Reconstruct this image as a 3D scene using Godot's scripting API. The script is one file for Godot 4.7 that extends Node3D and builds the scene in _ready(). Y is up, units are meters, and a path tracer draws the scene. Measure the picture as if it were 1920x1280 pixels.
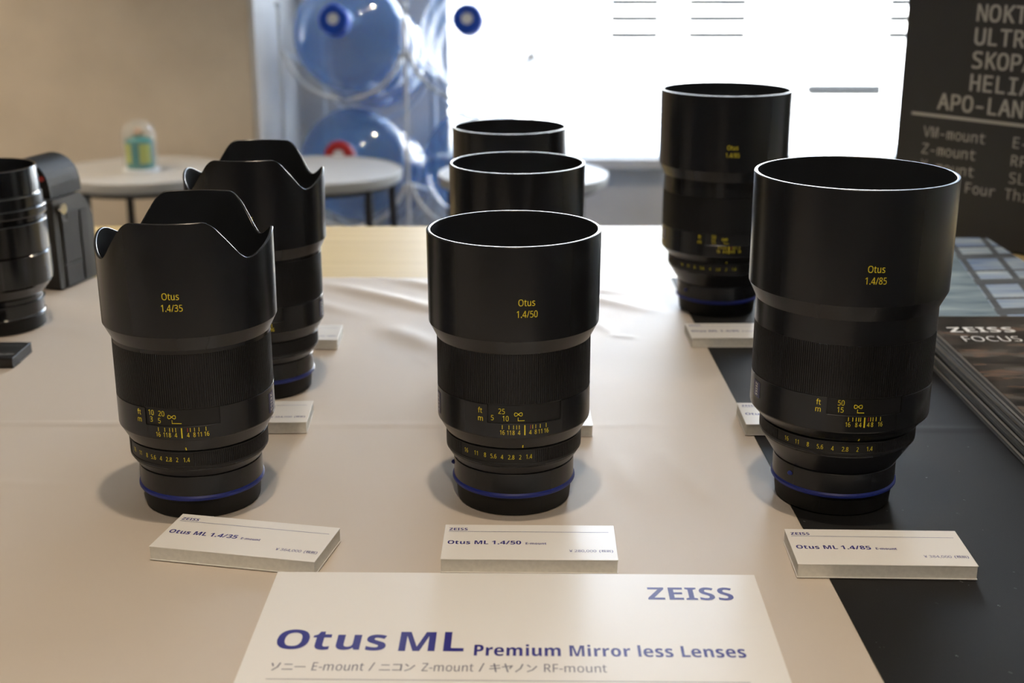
extends Node3D

const TY := 0.73           # height of the display table's covered top above the floor
const MM := 0.001
var M := {}                # shared materials
var used := {}
var fonts := {}

# ------------------------------------------------------------------ naming and tagging
func numbered(called: String) -> String:
	var n: int = used.get(called, 0)
	used[called] = n + 1
	return called if n == 0 else "%s_%03d" % [called, n]

func thing(called: String, label: String, category: String, at := Vector3.ZERO, turn := 0.0, group := "") -> Node3D:
	var o := Node3D.new()
	o.name = numbered(called)
	add_child(o)
	o.position = at
	o.rotation.y = turn
	tag(o, label, category, group)
	return o

func tag(o: Node, label: String, category: String, group := "") -> void:
	o.set_meta("label", label)
	o.set_meta("category", category)
	if group:
		o.set_meta("group", group)

func copy(o: Node3D, called: String, label: String, at: Vector3, turn: float) -> Node3D:
	var c: Node3D = o.duplicate()
	c.name = numbered(called)
	add_child(c)
	c.position = at
	c.rotation.y = turn
	c.set_meta("label", label)
	return c

func put(called: String, mesh: Mesh, m: Material, parent: Node, at := Vector3.ZERO) -> MeshInstance3D:
	var o := MeshInstance3D.new()
	o.name = numbered(called) if parent == self else called
	o.mesh = mesh
	o.material_override = m
	o.cast_shadow = GeometryInstance3D.SHADOW_CASTING_SETTING_ON
	parent.add_child(o, true)
	o.position = at
	return o

func struct(called: String, mesh: Mesh, m: Material, at := Vector3.ZERO) -> MeshInstance3D:
	var o := put(called, mesh, m, self, at)
	o.set_meta("kind", "structure")
	return o

# ------------------------------------------------------------------ materials
func lin(r: float, g: float, b: float, a := 1.0) -> Color:
	var c := Color(r, g, b).linear_to_srgb()
	c.a = a
	return c

func mat(c: Color, rough := 0.5, metal := 0.0, spec := 0.5) -> StandardMaterial3D:
	var m := StandardMaterial3D.new()
	m.albedo_color = c
	m.roughness = rough
	m.metallic = metal
	m.metallic_specular = spec
	return m

func grain(fine: float, octaves: int, from: float, seed_: int, side := 512) -> ImageTexture:
	# tileable grey grain between `from` and 1
	var n := FastNoiseLite.new()
	n.seed = seed_
	n.frequency = fine
	n.fractal_octaves = octaves
	n.noise_type = FastNoiseLite.TYPE_SIMPLEX
	var g := n.get_seamless_image(side, side)
	var im := Image.create(side, side, false, Image.FORMAT_RGB8)
	for y in side:
		for x in side:
			var v: float = from + (1.0 - from) * g.get_pixel(x, y).r
			im.set_pixel(x, y, Color(v, v, v))
	return ImageTexture.create_from_image(im)

func weave_normal(side := 128) -> ImageTexture:
	# a satin twill: slanting ridges crossed by fine threads
	var im := Image.create(side, side, false, Image.FORMAT_RGB8)
	for y in side:
		for x in side:
			var v := 0.5 + 0.3 * sin(TAU * (x + y) * 8.0 / side) + 0.2 * sin(TAU * (x * 3 - y) * 8.0 / side)
			im.set_pixel(x, y, Color(v, v, v))
	im.bump_map_to_normal_map(2.0)
	return ImageTexture.create_from_image(im)

func wood_picture() -> ImageTexture:
	var side := 512
	var n := FastNoiseLite.new()
	n.seed = 7
	n.frequency = 0.012
	n.fractal_octaves = 3
	var im := Image.create(side, side, false, Image.FORMAT_RGB8)
	for y in side:
		for x in side:
			var v: float = n.get_noise_2d(x * 0.22, y * 3.2) * 0.5 + 0.5
			var w: float = n.get_noise_2d(x * 0.9 + 300.0, y * 14.0) * 0.5 + 0.5
			var t := clampf(0.65 * v + 0.35 * w, 0.0, 1.0)
			im.set_pixel(x, y, Color(0.76, 0.67, 0.46).lerp(Color(0.86, 0.78, 0.58), t))
	return ImageTexture.create_from_image(im)

func lint_picture() -> ImageTexture:
	# black weave with stray pale lint
	var side := 1024
	var rng := RandomNumberGenerator.new()
	rng.seed = 31
	var im := Image.create(side, side, false, Image.FORMAT_RGB8)
	for y in side:
		for x in side:
			var v := 0.105 + 0.02 * rng.randf() + (0.015 if (x + y) % 4 < 2 else 0.0)
			im.set_pixel(x, y, Color(v, v, v * 1.02))
	for k in 150:
		var x := rng.randi_range(2, side - 8)
		var y := rng.randi_range(2, side - 6)
		var b := rng.randf_range(0.35, 0.8)
		for q in rng.randi_range(1, 4):
			im.set_pixel(x + q, y + (q * rng.randi_range(0, 1)), Color(b, b, b))
	return ImageTexture.create_from_image(im)

func make_materials() -> void:
	M.anod = mat(lin(0.013, 0.0145, 0.018), 0.26, 0.0, 0.46)
	M.gloss_black = mat(lin(0.008, 0.009, 0.011), 0.17, 0.0, 0.55)       # black anodised metal
	M.rib = mat(lin(0.014, 0.0148, 0.017), 0.45, 0.0, 0.42)
	M.flock = mat(lin(0.022, 0.025, 0.030), 0.95, 0.0, 0.2)
	M.plastic = mat(lin(0.010, 0.010, 0.010), 0.5, 0.0, 0.35)
	M.yellow = mat(lin(0.90, 0.74, 0.025), 0.6)
	M.red = mat(lin(0.45, 0.03, 0.02), 0.5)
	M.blue_rubber = mat(lin(0.008, 0.020, 0.21), 0.45)
	M.badge = mat(lin(0.01, 0.015, 0.12), 0.3)
	M.white_ink = mat(lin(0.75, 0.75, 0.75), 0.5)
	M.glass_dark = mat(lin(0.01, 0.01, 0.014), 0.05, 0.0, 0.6)
	M.rubber = mat(lin(0.02, 0.02, 0.02), 0.7)
	M.chrome = mat(lin(0.6, 0.6, 0.58), 0.15, 1.0)
	M.leather = mat(lin(0.020, 0.020, 0.018), 0.55)
	# paper and foam board
	M.paper = mat(lin(0.80, 0.79, 0.77), 0.28, 0.0, 0.5)
	M.foam = mat(lin(0.78, 0.77, 0.72), 0.9, 0.0, 0.3)
	M.foam.albedo_texture = grain(0.05, 4, 0.95, 11, 128)
	M.foam.uv1_triplanar = true
	M.foam.uv1_scale = Vector3(40, 40, 40)
	M.ink = mat(lin(0.022, 0.02, 0.22), 0.4)
	M.grey_ink = mat(lin(0.16, 0.16, 0.22), 0.45)
	M.black_paper = mat(lin(0.018, 0.018, 0.018), 0.35)
	M.black_foam = mat(lin(0.03, 0.028, 0.026), 0.85)
	M.grey_print = mat(lin(0.42, 0.42, 0.42), 0.5)
	# cloths
	M.satin = mat(lin(0.60, 0.53, 0.455), 0.50, 0.0, 0.5)
	M.satin.albedo_texture = grain(0.03, 4, 0.93, 21, 512)
	M.satin.normal_enabled = true
	M.satin.normal_texture = weave_normal()
	M.satin.normal_scale = 0.35
	M.satin.uv1_triplanar = true
	M.satin.uv1_world_triplanar = true
	M.satin.uv1_scale = Vector3(180, 180, 180)
	M.black_cloth = mat(Color.WHITE, 0.62, 0.0, 0.3)
	M.black_cloth.albedo_texture = lint_picture()
	M.black_cloth.uv1_triplanar = true
	M.black_cloth.uv1_world_triplanar = true
	M.black_cloth.uv1_scale = Vector3(3.1, 3.1, 3.1)
	M.wood = mat(Color.WHITE, 0.4, 0.0, 0.5)
	M.wood.albedo_texture = wood_picture()
	M.wood.uv1_triplanar = true
	M.wood.uv1_world_triplanar = true
	M.wood.uv1_scale = Vector3(0.9, 0.9, 2.4)
	# room
	var wall_grain := grain(0.02, 4, 0.95, 3, 256)
	M.beige = mat(lin(0.64, 0.555, 0.445), 0.85, 0.0, 0.3)
	M.beige.albedo_texture = wall_grain
	M.beige.uv1_triplanar = true
	M.dark_wall = mat(lin(0.20, 0.195, 0.19), 0.85, 0.0, 0.3)
	M.grey_wall = mat(lin(0.50, 0.49, 0.47), 0.85, 0.0, 0.3)
	M.white_wall = mat(lin(0.66, 0.64, 0.61), 0.85, 0.0, 0.3)
	M.white_wall.albedo_texture = wall_grain
	M.white_wall.uv1_triplanar = true
	M.ceiling = mat(lin(0.72, 0.70, 0.66), 0.9)
	M.floor = mat(lin(0.24, 0.23, 0.21), 0.5)
	M.floor.albedo_texture = grain(0.02, 4, 0.8, 9, 256)
	M.floor.uv1_triplanar = true
	M.window_frame = mat(lin(0.42, 0.42, 0.42), 0.4, 0.3)
	M.pane = mat(lin(0.9, 0.95, 0.95, 0.04), 0.02)
	M.pane.transparency = BaseMaterial3D.TRANSPARENCY_ALPHA
	M.steel_dark = mat(lin(0.03, 0.03, 0.035), 0.45)
	M.street_black = mat(lin(0.008, 0.009, 0.010), 0.8, 0.0, 0.2)
	M.table_grey = mat(lin(0.40, 0.40, 0.39), 0.45)
	M.rack_white = mat(lin(0.72, 0.75, 0.76), 0.35)
	M.bottle = mat(lin(0.008, 0.15, 0.46, 0.42), 0.06, 0.0, 0.5)
	M.bottle.transparency = BaseMaterial3D.TRANSPARENCY_ALPHA
	M.cap_blue = mat(lin(0.005, 0.06, 0.45), 0.3)
	M.cap_white = mat(lin(0.7, 0.75, 0.8), 0.3)
	M.cap_red = mat(lin(0.35, 0.02, 0.02), 0.3)
	M.concrete = mat(lin(0.62, 0.62, 0.60), 0.9)
	M.concrete.albedo_texture = grain(0.03, 4, 0.85, 13, 256)
	M.concrete.uv1_triplanar = true
	M.white_paint = mat(lin(0.80, 0.80, 0.78), 0.8)

# ------------------------------------------------------------------ geometry helpers
func st() -> SurfaceTool:
	var s := SurfaceTool.new()
	s.begin(Mesh.PRIMITIVE_TRIANGLES)
	return s

func vtx(s: SurfaceTool, p: Vector3, n: Vector3, uv := Vector2.ZERO) -> void:
	s.set_normal(n)
	s.set_uv(uv)
	s.add_vertex(p)

func quad(s: SurfaceTool, a: Vector3, b: Vector3, c: Vector3, d: Vector3, n: Vector3) -> void:
	tri(s, a, b, c, n)
	tri(s, a, c, d, n)

# one flat triangle, wound so that its front is the side that n points to
func tri(s: SurfaceTool, a: Vector3, b: Vector3, c: Vector3, n: Vector3) -> void:
	var front := (c - a).cross(b - a).dot(n) >= 0.0
	for p in ([a, b, c] if front else [a, c, b]):
		vtx(s, p, n)

func around(r: float, a: float, y: float) -> Vector3:
	return Vector3(r * sin(a), y, r * cos(a))

# profile of (radius, height) pairs, turned about y from angle a0 to a1 (radians); smooth joins the normals along the profile
func lathe(s: SurfaceTool, prof: Array, a0 := 0.0, a1 := TAU, n := 96, smooth := false, k := MM) -> void:
	var normals := []
	for i in prof.size() - 1:
		var d: Vector2 = prof[i + 1] - prof[i]
		normals.append(Vector2(d.y, -d.x).normalized())
	for i in prof.size() - 1:
		var p: Vector2 = prof[i] * k
		var q: Vector2 = prof[i + 1] * k
		var np: Vector2 = normals[i]
		var nq: Vector2 = normals[i]
		if smooth:
			if i > 0:
				np = (normals[i] + normals[i - 1]).normalized()
			if i < prof.size() - 2:
				nq = (normals[i] + normals[i + 1]).normalized()
		for j in n:
			var u := lerpf(a0, a1, float(j) / n)
			var v := lerpf(a0, a1, float(j + 1) / n)
			var nu := around(np.x, u, np.y)
			var nv := around(np.x, v, np.y)
			var mu := around(nq.x, u, nq.y)
			var mv := around(nq.x, v, nq.y)
			vtx(s, around(p.x, u, p.y), nu)
			vtx(s, around(q.x, u, q.y), mu)
			vtx(s, around(q.x, v, q.y), mv)
			vtx(s, around(p.x, u, p.y), nu)
			vtx(s, around(q.x, v, q.y), mv)
			vtx(s, around(p.x, v, p.y), nv)

func turned(prof: Array, n := 96, smooth := false, k := MM) -> ArrayMesh:
	var s := st()
	lathe(s, prof, 0.0, TAU, n, smooth, k)
	return s.commit()

# a ring of fine upright ribs between heights y0 and y1 (mm)
func ribs(s: SurfaceTool, r: float, depth: float, y0: float, y1: float, a0: float, a1: float, pitch: float) -> void:
	var n := int(round((a1 - a0) * r / pitch))
	var da := (a1 - a0) / n
	var ri := (r - depth) * MM
	var ro := r * MM
	var lo := y0 * MM
	var hi := y1 * MM
	for i in n:
		var a := a0 + i * da
		var b := a + 0.08 * da
		var c := a + 0.62 * da
		var d := a + 0.70 * da
		var e := a + da
		var ang := [a, b, c, d, e]
		var rad := [ri, ro, ro, ri, ri]
		for k in 4:
			var p := around(rad[k], ang[k], lo)
			var q := around(rad[k + 1], ang[k + 1], lo)
			var up := Vector3(0, hi - lo, 0)
			var nn := (q - p).cross(up).normalized()
			var n0 := around(1, ang[k], 0) if k == 1 or k == 3 else nn
			var n1 := around(1, ang[k + 1], 0) if k == 1 or k == 3 else nn
			vtx(s, p, n0); vtx(s, p + up, n0); vtx(s, q + up, n1)
			vtx(s, p, n0); vtx(s, q + up, n1); vtx(s, q, n1)
		# crown of the rib
		var t0 := around(ri, b, hi)
		var t1 := around(ro, b, hi)
		var t2 := around(ro, c, hi)
		var t3 := around(ri, c, hi)
		quad(s, t0, t1, t2, t3, Vector3.UP)
		t0.y = lo; t1.y = lo; t2.y = lo; t3.y = lo
		quad(s, t0, t3, t2, t1, Vector3.DOWN)

func box(size: Vector3, at := Vector3.ZERO, bevel := 0.0) -> ArrayMesh:
	var s := st()
	add_box(s, size, at, bevel)
	return s.commit()

# box with chamfered edges
func add_box(s: SurfaceTool, size: Vector3, at := Vector3.ZERO, bevel := 0.0) -> void:
	var h := size * 0.5
	var b := minf(bevel, minf(h.x, minf(h.y, h.z)) * 0.98)
	for ax in 3:
		var u := (ax + 1) % 3
		var w := (ax + 2) % 3
		for sg in [-1.0, 1.0]:
			var n := Vector3.ZERO
			n[ax] = sg
			var c := []
			for k in [[-1, -1], [-1, 1], [1, 1], [1, -1]]:
				var p := Vector3.ZERO
				p[ax] = sg * h[ax]
				p[u] = k[0] * (h[u] - b)
				p[w] = k[1] * (h[w] - b)
				c.append(p + at)
			if sg > 0:
				quad(s, c[0], c[1], c[2], c[3], n)
			else:
				quad(s, c[3], c[2], c[1], c[0], n)
	if b <= 0.0:
		return
	for ax in 3:                      # edges along axis ax
		var u := (ax + 1) % 3
		var w := (ax + 2) % 3
		for su in [-1.0, 1.0]:
			for sw in [-1.0, 1.0]:
				var n := Vector3.ZERO
				n[u] = su
				n[w] = sw
				n = n.normalized()
				var p := []
				for e in [[-1, 0], [1, 0], [1, 1], [-1, 1]]:
					var q := Vector3.ZERO
					q[ax] = e[0] * (h[ax] - b)
					q[u] = su * (h[u] if e[1] == 0 else h[u] - b)
					q[w] = sw * (h[w] - b if e[1] == 0 else h[w])
					p.append(q + at)
				if su * sw > 0:
					quad(s, p[3], p[2], p[1], p[0], n)
				else:
					quad(s, p[0], p[1], p[2], p[3], n)
	for sx in [-1.0, 1.0]:
		for sy in [-1.0, 1.0]:
			for sz in [-1.0, 1.0]:
				var n := Vector3(sx, sy, sz).normalized()
				var a := Vector3(sx * h.x, sy * (h.y - b), sz * (h.z - b)) + at
				var c := Vector3(sx * (h.x - b), sy * h.y, sz * (h.z - b)) + at
				var d := Vector3(sx * (h.x - b), sy * (h.y - b), sz * h.z) + at
				tri(s, a, c, d, n)

func tube(s: SurfaceTool, pts: Array, r: float, n := 10) -> void:
	var rings := []
	var ref := Vector3.UP
	for i in pts.size():
		var d: Vector3 = (pts[mini(i + 1, pts.size() - 1)] - pts[maxi(i - 1, 0)]).normalized()
		if absf(d.dot(ref)) > 0.95:
			ref = Vector3.RIGHT
		var x := d.cross(ref).normalized()
		var y := x.cross(d).normalized()
		var ring := []
		for j in n + 1:
			var a := TAU * j / n
			ring.append(x * cos(a) + y * sin(a))
		rings.append(ring)
	for i in pts.size() - 1:
		for j in n:
			var p: Vector3 = pts[i]
			var q: Vector3 = pts[i + 1]
			vtx(s, p + rings[i][j] * r, rings[i][j])
			vtx(s, p + rings[i][j + 1] * r, rings[i][j + 1])
			vtx(s, q + rings[i + 1][j + 1] * r, rings[i + 1][j + 1])
			vtx(s, p + rings[i][j] * r, rings[i][j])
			vtx(s, q + rings[i + 1][j + 1] * r, rings[i + 1][j + 1])
			vtx(s, q + rings[i + 1][j] * r, rings[i + 1][j])
	for e in [0, pts.size() - 1]:
		var dir: Vector3 = (pts[0] - pts[1] if e == 0 else pts[e] - pts[e - 1]).normalized()
		for j in n:
			tri(s, pts[e], pts[e] + rings[e][j] * r, pts[e] + rings[e][j + 1] * r, dir)

# extruded outline: polygon in x/y, from z0 to z1
func prism(s: SurfaceTool, poly: PackedVector2Array, z0: float, z1: float) -> void:
	var ears := Geometry2D.triangulate_polygon(poly)
	for i in range(0, ears.size(), 3):
		for z in [z0, z1]:
			var c := []
			for k in 3:
				c.append(Vector3(poly[ears[i + k]].x, poly[ears[i + k]].y, z))
			tri(s, c[0], c[1], c[2], Vector3.BACK if z == z1 else Vector3.FORWARD)
	var area := 0.0
	for i in poly.size():
		area += poly[i].cross(poly[(i + 1) % poly.size()])
	for i in poly.size():
		var p := poly[i]
		var q := poly[(i + 1) % poly.size()]
		var d := (q - p).normalized()
		var n := Vector3(d.y, -d.x, 0) * (-1.0 if area < 0.0 else 1.0)
		quad(s, Vector3(p.x, p.y, z0), Vector3(p.x, p.y, z1), Vector3(q.x, q.y, z1), Vector3(q.x, q.y, z0), n)

# ------------------------------------------------------------------ lettering
func font(kind: String) -> SystemFont:
	if not fonts.has(kind):
		var f := SystemFont.new()
		f.font_names = PackedStringArray(["Droid Sans Mono" if kind == "mono" else "Droid Sans"])
		f.font_weight = 700 if kind == "bold" else 400
		fonts[kind] = f
	return fonts[kind]

# triangles of a word, moved and scaled so that its baseline is y = 0, its left edge x = 0 and a capital 1 high; width as it comes times `wide`
var glyphs := {}
func word(text: String, kind: String) -> PackedVector2Array:
	var key := kind + text
	if not glyphs.has(key):
		var t := TextMesh.new()
		t.font = font(kind)
		t.font_size = 64
		t.pixel_size = 0.01
		t.depth = 0.0
		t.curve_step = 1.0
		t.text = text
		var cap := TextMesh.new()
		cap.font = font(kind)
		cap.font_size = 64
		cap.pixel_size = 0.01
		cap.depth = 0.0
		cap.text = "H"
		var ab := cap.get_aabb()
		var arrays := t.surface_get_arrays(0)
		var v: PackedVector3Array = arrays[Mesh.ARRAY_VERTEX]
		var ix: PackedInt32Array = arrays[Mesh.ARRAY_INDEX] if arrays[Mesh.ARRAY_INDEX] != null else PackedInt32Array(range(v.size()))
		var left := INF
		for p in v:
			left = minf(left, p.x)
		var out := PackedVector2Array()
		for i in ix:
			out.append(Vector2((v[i].x - left) / ab.size.y, (v[i].y - ab.position.y) / ab.size.y))
		glyphs[key] = out
	return glyphs[key]

func word_width(pts: PackedVector2Array) -> float:
	var w := 0.0
	for p in pts:
		w = maxf(w, p.x)
	return w

# word on a cylinder: centred on angle a (degrees) and on height y (mm), capital height hh (mm)
func wrap_word(s: SurfaceTool, text: String, r: float, a: float, y: float, hh: float, wide := 0.84, kind := "sans") -> void:
	var pts := word(text, kind)
	var w := word_width(pts) * hh * wide
	for p in pts:
		var ang := deg_to_rad(a) + (p.x * hh * wide - w * 0.5) / r
		vtx(s, around((r + 0.05) * MM, ang, (y + (p.y - 0.5) * hh) * MM), around(1, ang, 0))

# small rectangle wrapped on a cylinder, angles in degrees and heights in mm
func wrap_bar(s: SurfaceTool, r: float, a0: float, a1: float, y0: float, y1: float, lift := 0.05) -> void:
	lathe(s, [Vector2(r + lift, y0), Vector2(r + lift, y1)], deg_to_rad(a0), deg_to_rad(a1), maxi(1, int((a1 - a0) / 2.0)))

func infinity(s: SurfaceTool, r: float, a: float, y: float, w: float) -> void:
	var steps := 28
	var th := 0.17
	for i in steps:
		var q := []
		for k in [i, i + 1]:
			var t: float = TAU * k / steps
			var p := Vector2(cos(t) * w * 0.5, sin(2.0 * t) * w * 0.23)
			var d := Vector2(-sin(t) * w * 0.5, 2.0 * cos(2.0 * t) * w * 0.23).normalized()
			var nn := Vector2(-d.y, d.x) * th
			q.append([p + nn, p - nn])
		var c := []
		for p in [q[0][0], q[1][0], q[1][1], q[0][1]]:
			var ang: float = deg_to_rad(a) + p.x / r
			c.append(around((r + 0.05) * MM, ang, (y + p.y) * MM))
		quad(s, c[0], c[1], c[2], c[3], around(1, deg_to_rad(a), 0))

# word lying on a level surface (y up): left end of the baseline at `at`, running along +x; metres
func flat_word(s: SurfaceTool, text: String, at: Vector3, high: float, width: float, kind := "bold") -> void:
	var pts := word(text, kind)
	var k := width / word_width(pts)
	for p in pts:
		vtx(s, at + Vector3(p.x * k, 0, -p.y * high), Vector3.UP)

# word on an upright surface whose local x runs right and y up, at z
func upright_word(s: SurfaceTool, text: String, at: Vector3, high: float, width: float, kind := "mono") -> void:
	var pts := word(text, kind)
	var k := width / word_width(pts)
	for p in pts:
		vtx(s, at + Vector3(p.x * k, p.y * high, 0), Vector3.BACK)

# pen strokes on a level surface; each stroke is a list of points in a unit box (x right, y up)
func strokes(s: SurfaceTool, list: Array, at: Vector3, size: Vector2, pen: float) -> void:
	for stroke in list:
		for i in stroke.size() - 1:
			var p := Vector2(stroke[i][0], stroke[i][1]) * size
			var q := Vector2(stroke[i + 1][0], stroke[i + 1][1]) * size
			var d := (q - p).normalized() * pen * 0.5
			var n := Vector2(-d.y, d.x)
			var c := []
			for v in [p - d + n, q + d + n, q + d - n, p - d - n]:
				c.append(at + Vector3(v.x, 0, -v.y))
			quad(s, c[0], c[1], c[2], c[3], Vector3.UP)

# ------------------------------------------------------------------ camera lenses
const LENS := {
	"35": {"r": 39.5, "hood0": 92.5, "hood1": 99.8, "hood_r": 43.3, "rim_r": 43.6, "rim": 143.0, "ribs0": 62.6, "ribs1": 90.3, "house0": 46.4, "notch": 53.4, "ap_r": 35.3, "ap0": 28.9, "ap1": 38.5,
		"notch_a": [-25.2, 29.7], "ap_a": [-63.0, 7.3], "badge": 83.0, "petals": true,
		"hood": [["Otus", 2.7, 120.6], ["1.4/35", 3.1, 114.9]],
		"house": [["ft", -30.7, 59.6], ["m", -30.8, 55.8], ["16", -15.5, 49.2], ["11", -10.1, 49.2], ["8", -6.7, 49.2], ["4", -2.3, 49.2], ["4", 6.4, 49.2], ["8", 10.7, 49.2], ["11", 14.3, 49.2], ["16", 19.3, 49.2]],
		"ticks": [-15.1, -10.2, -6.6, -4.4, -2.2, 8.1, 11.0, 14.1, 19.0], "red": 6.2, "main": 2.0,
		"tab": [["10", -20.5, 60.1], ["20", -12.3, 60.0], ["3", -20.7, 56.5], ["5", -14.2, 56.3]], "inf": [-4.7, 58.4, -4.6, 2.2], "index": [3.1, 41.2],
		"ap": [["16", -53.4, 34.4], ["11", -43.4, 34.4], ["8", -34.7, 34.3], ["5.6", -27.5, 34.2], ["4", -19.9, 34.2], ["2.8", -12.6, 34.2], ["2", -5.4, 34.2], ["1.4", 2.4, 34.2]]},
	"50": {"r": 39.4, "hood0": 89.6, "hood1": 97.0, "hood_r": 43.4, "rim_r": 43.8, "rim": 143.7, "ribs0": 63.6, "ribs1": 89.3, "house0": 46.0, "notch": 53.6, "ap_r": 35.3, "ap0": 29.2, "ap1": 38.5,
		"notch_a": [-19.4, 36.3], "ap_a": [-50.0, 18.3], "badge": -76.5, "petals": false, "dot": -86.0,
		"hood": [["Otus", 8.1, 116.7], ["1.4/50", 8.4, 111.0]],
		"house": [["ft", -25.0, 59.8], ["m", -24.7, 55.7], ["16", -8.3, 49.2], ["11", -3.5, 49.2], ["8", -0.2, 49.2], ["4", 3.8, 49.2], ["4", 11.9, 49.2], ["8", 15.9, 49.2], ["11", 19.3, 49.2], ["16", 24.1, 49.2]],
		"ticks": [-8.3, -3.5, -0.2, 2.0, 3.9, 13.6, 15.9, 19.3, 23.9], "red": 12.1, "main": 7.9,
		"tab": [["5", -15.8, 56.5], ["25", -8.9, 60.1], ["10", -6.0, 56.4]], "inf": [3.3, 58.6, 3.1, 7.8], "index": [7.1, 41.2],
		"ap": [["16", -43.5, 34.5], ["11", -33.0, 34.5], ["8", -24.5, 34.4], ["5.6", -17.0, 34.4], ["4", -9.7, 34.3], ["2.8", -2.1, 34.3], ["2", 5.3, 34.3], ["1.4", 12.7, 34.4]]},
	"85": {"r": 45.3, "hood0": 108.0, "hood1": 116.0, "hood_r": 49.3, "rim_r": 49.6, "rim": 171.7, "ribs0": 69.0, "ribs1": 95.4, "house0": 51.0, "notch": 60.0, "ap_r": 39.8, "ap0": 36.4, "ap1": 44.2,
		"notch_a": [-21.4, 26.6], "ap_a": [-61.0, 15.7], "badge": -79.0, "petals": false, "dot": -57.0,
		"hood": [["Otus", 0.1, 134.6], ["1.4/85", 0.3, 129.0]],
		"house": [["ft", -26.6, 65.9], ["m", -26.6, 62.3], ["16", -8.0, 55.7], ["8", -2.9, 55.7], ["4", -0.5, 55.7], ["4", 4.5, 55.7], ["8", 6.9, 55.7], ["16", 12.2, 55.7]],
		"ticks": [-7.9, -5.3, -3.2, -1.7, -0.5, 5.7, 7.2, 9.2, 12.1], "red": 4.3, "main": 2.0,
		"tab": [["50", -12.9, 66.5], ["15", -13.1, 62.9]], "inf": [-2.4, 64.8, -2.7, 1.5], "index": [1.2, 47.6],
		"ap": [["16", -52.0, 40.6], ["11", -42.9, 40.5], ["8", -34.2, 40.5], ["5.6", -25.2, 40.5], ["4", -16.3, 40.4], ["2.8", -7.4, 40.4], ["2", 1.5, 40.4], ["1.4", 10.5, 40.5]]},
}

func petal_height(deg: float) -> float:
	# top edge of the scalloped hood: tall petals front and back, low ones at the sides
	var a := absf(wrapf(deg, -180.0, 180.0))
	var knots := [[0.0, 155.3], [27.0, 155.3], [50.0, 135.4], [58.0, 134.6], [88.0, 142.4], [97.0, 143.6], [106.0, 142.6], [127.0, 135.2], [133.0, 135.2], [153.0, 155.3], [180.0, 155.3]]
	for i in knots.size() - 1:
		if a <= knots[i + 1][0]:
			return lerpf(knots[i][1], knots[i + 1][1], (a - knots[i][0]) / (knots[i + 1][0] - knots[i][0]))
	return 155.3

func petal_edge(deg: float) -> float:
	var sum := 0.0
	for i in 13:
		sum += petal_height(deg + (i - 6) * 0.8)
	return sum / 13.0

func hood_mesh(d: Dictionary) -> Array:
	var s := st()
	var inner := st()
	var r0: float = d.r
	lathe(s, [Vector2(r0 - 0.4, d.hood0 - 0.2), Vector2(r0 + 0.2, d.hood0), Vector2(d.hood_r - 0.25, d.hood1 - 0.5), Vector2(d.hood_r, d.hood1)])
	if not d.petals:
		lathe(s, [Vector2(d.hood_r, d.hood1), Vector2(d.rim_r, d.rim - 0.6)], 0.0, TAU, 144)
		lathe(s, [Vector2(d.rim_r, d.rim - 0.7), Vector2(d.rim_r - 0.06, d.rim - 0.35), Vector2(d.rim_r - 0.25, d.rim - 0.09), Vector2(d.rim_r - 0.6, d.rim), Vector2(d.rim_r - 1.5, d.rim), Vector2(d.rim_r - 1.8, d.rim - 0.1), Vector2(d.rim_r - 1.95, d.rim - 0.4)], 0.0, TAU, 144, true)
		lathe(inner, [Vector2(d.rim_r - 1.95, d.rim - 0.4), Vector2(d.rim_r - 2.1, d.hood1), Vector2(r0 - 2.0, d.hood0), Vector2(r0 - 6.0, d.hood0 - 4.0)], 0.0, TAU, 96)
		return [s.commit(), inner.commit()]
	var n := 360
	for j in n:
		var q := []
		for k in [j, j + 1]:
			var deg: float = 360.0 * k / n
			var a := deg_to_rad(deg)
			var h := petal_edge(deg - 2.2)
			var t: float = lerpf(d.hood_r, d.rim_r, (h - d.hood1) / (d.rim - d.hood1))
			q.append([around(d.hood_r * MM, a, d.hood1 * MM), around(t * MM, a, (h - 0.3) * MM), around((t - 0.3) * MM, a, h * MM), around((t - 1.2) * MM, a, h * MM), around((t - 1.45) * MM, a, (h - 0.3) * MM), around((d.hood_r - 1.8) * MM, a, d.hood1 * MM), around(1, a, 0)])
		for e in 5:
			var target := inner if e == 4 else s
			var flat: Vector3 = (q[1][e] - q[0][e]).cross(q[0][e + 1] - q[0][e]).normalized()
			if e == 2 and flat.y < 0 or e == 1 and flat.y < 0 or e == 3 and flat.y < 0:
				flat = -flat
			var n0: Vector3 = q[0][6] if e == 0 else -q[0][6] if e == 4 else flat
			var n1: Vector3 = q[1][6] if e == 0 else -q[1][6] if e == 4 else flat
			vtx(target, q[0][e], n0); vtx(target, q[0][e + 1], n0); vtx(target, q[1][e + 1], n1)
			vtx(target, q[0][e], n0); vtx(target, q[1][e + 1], n1); vtx(target, q[1][e], n1)
	lathe(inner, [Vector2(d.hood_r - 1.8, d.hood1), Vector2(r0 - 2.0, d.hood0), Vector2(r0 - 6.0, d.hood0 - 4.0)])
	return [s.commit(), inner.commit()]

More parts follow.
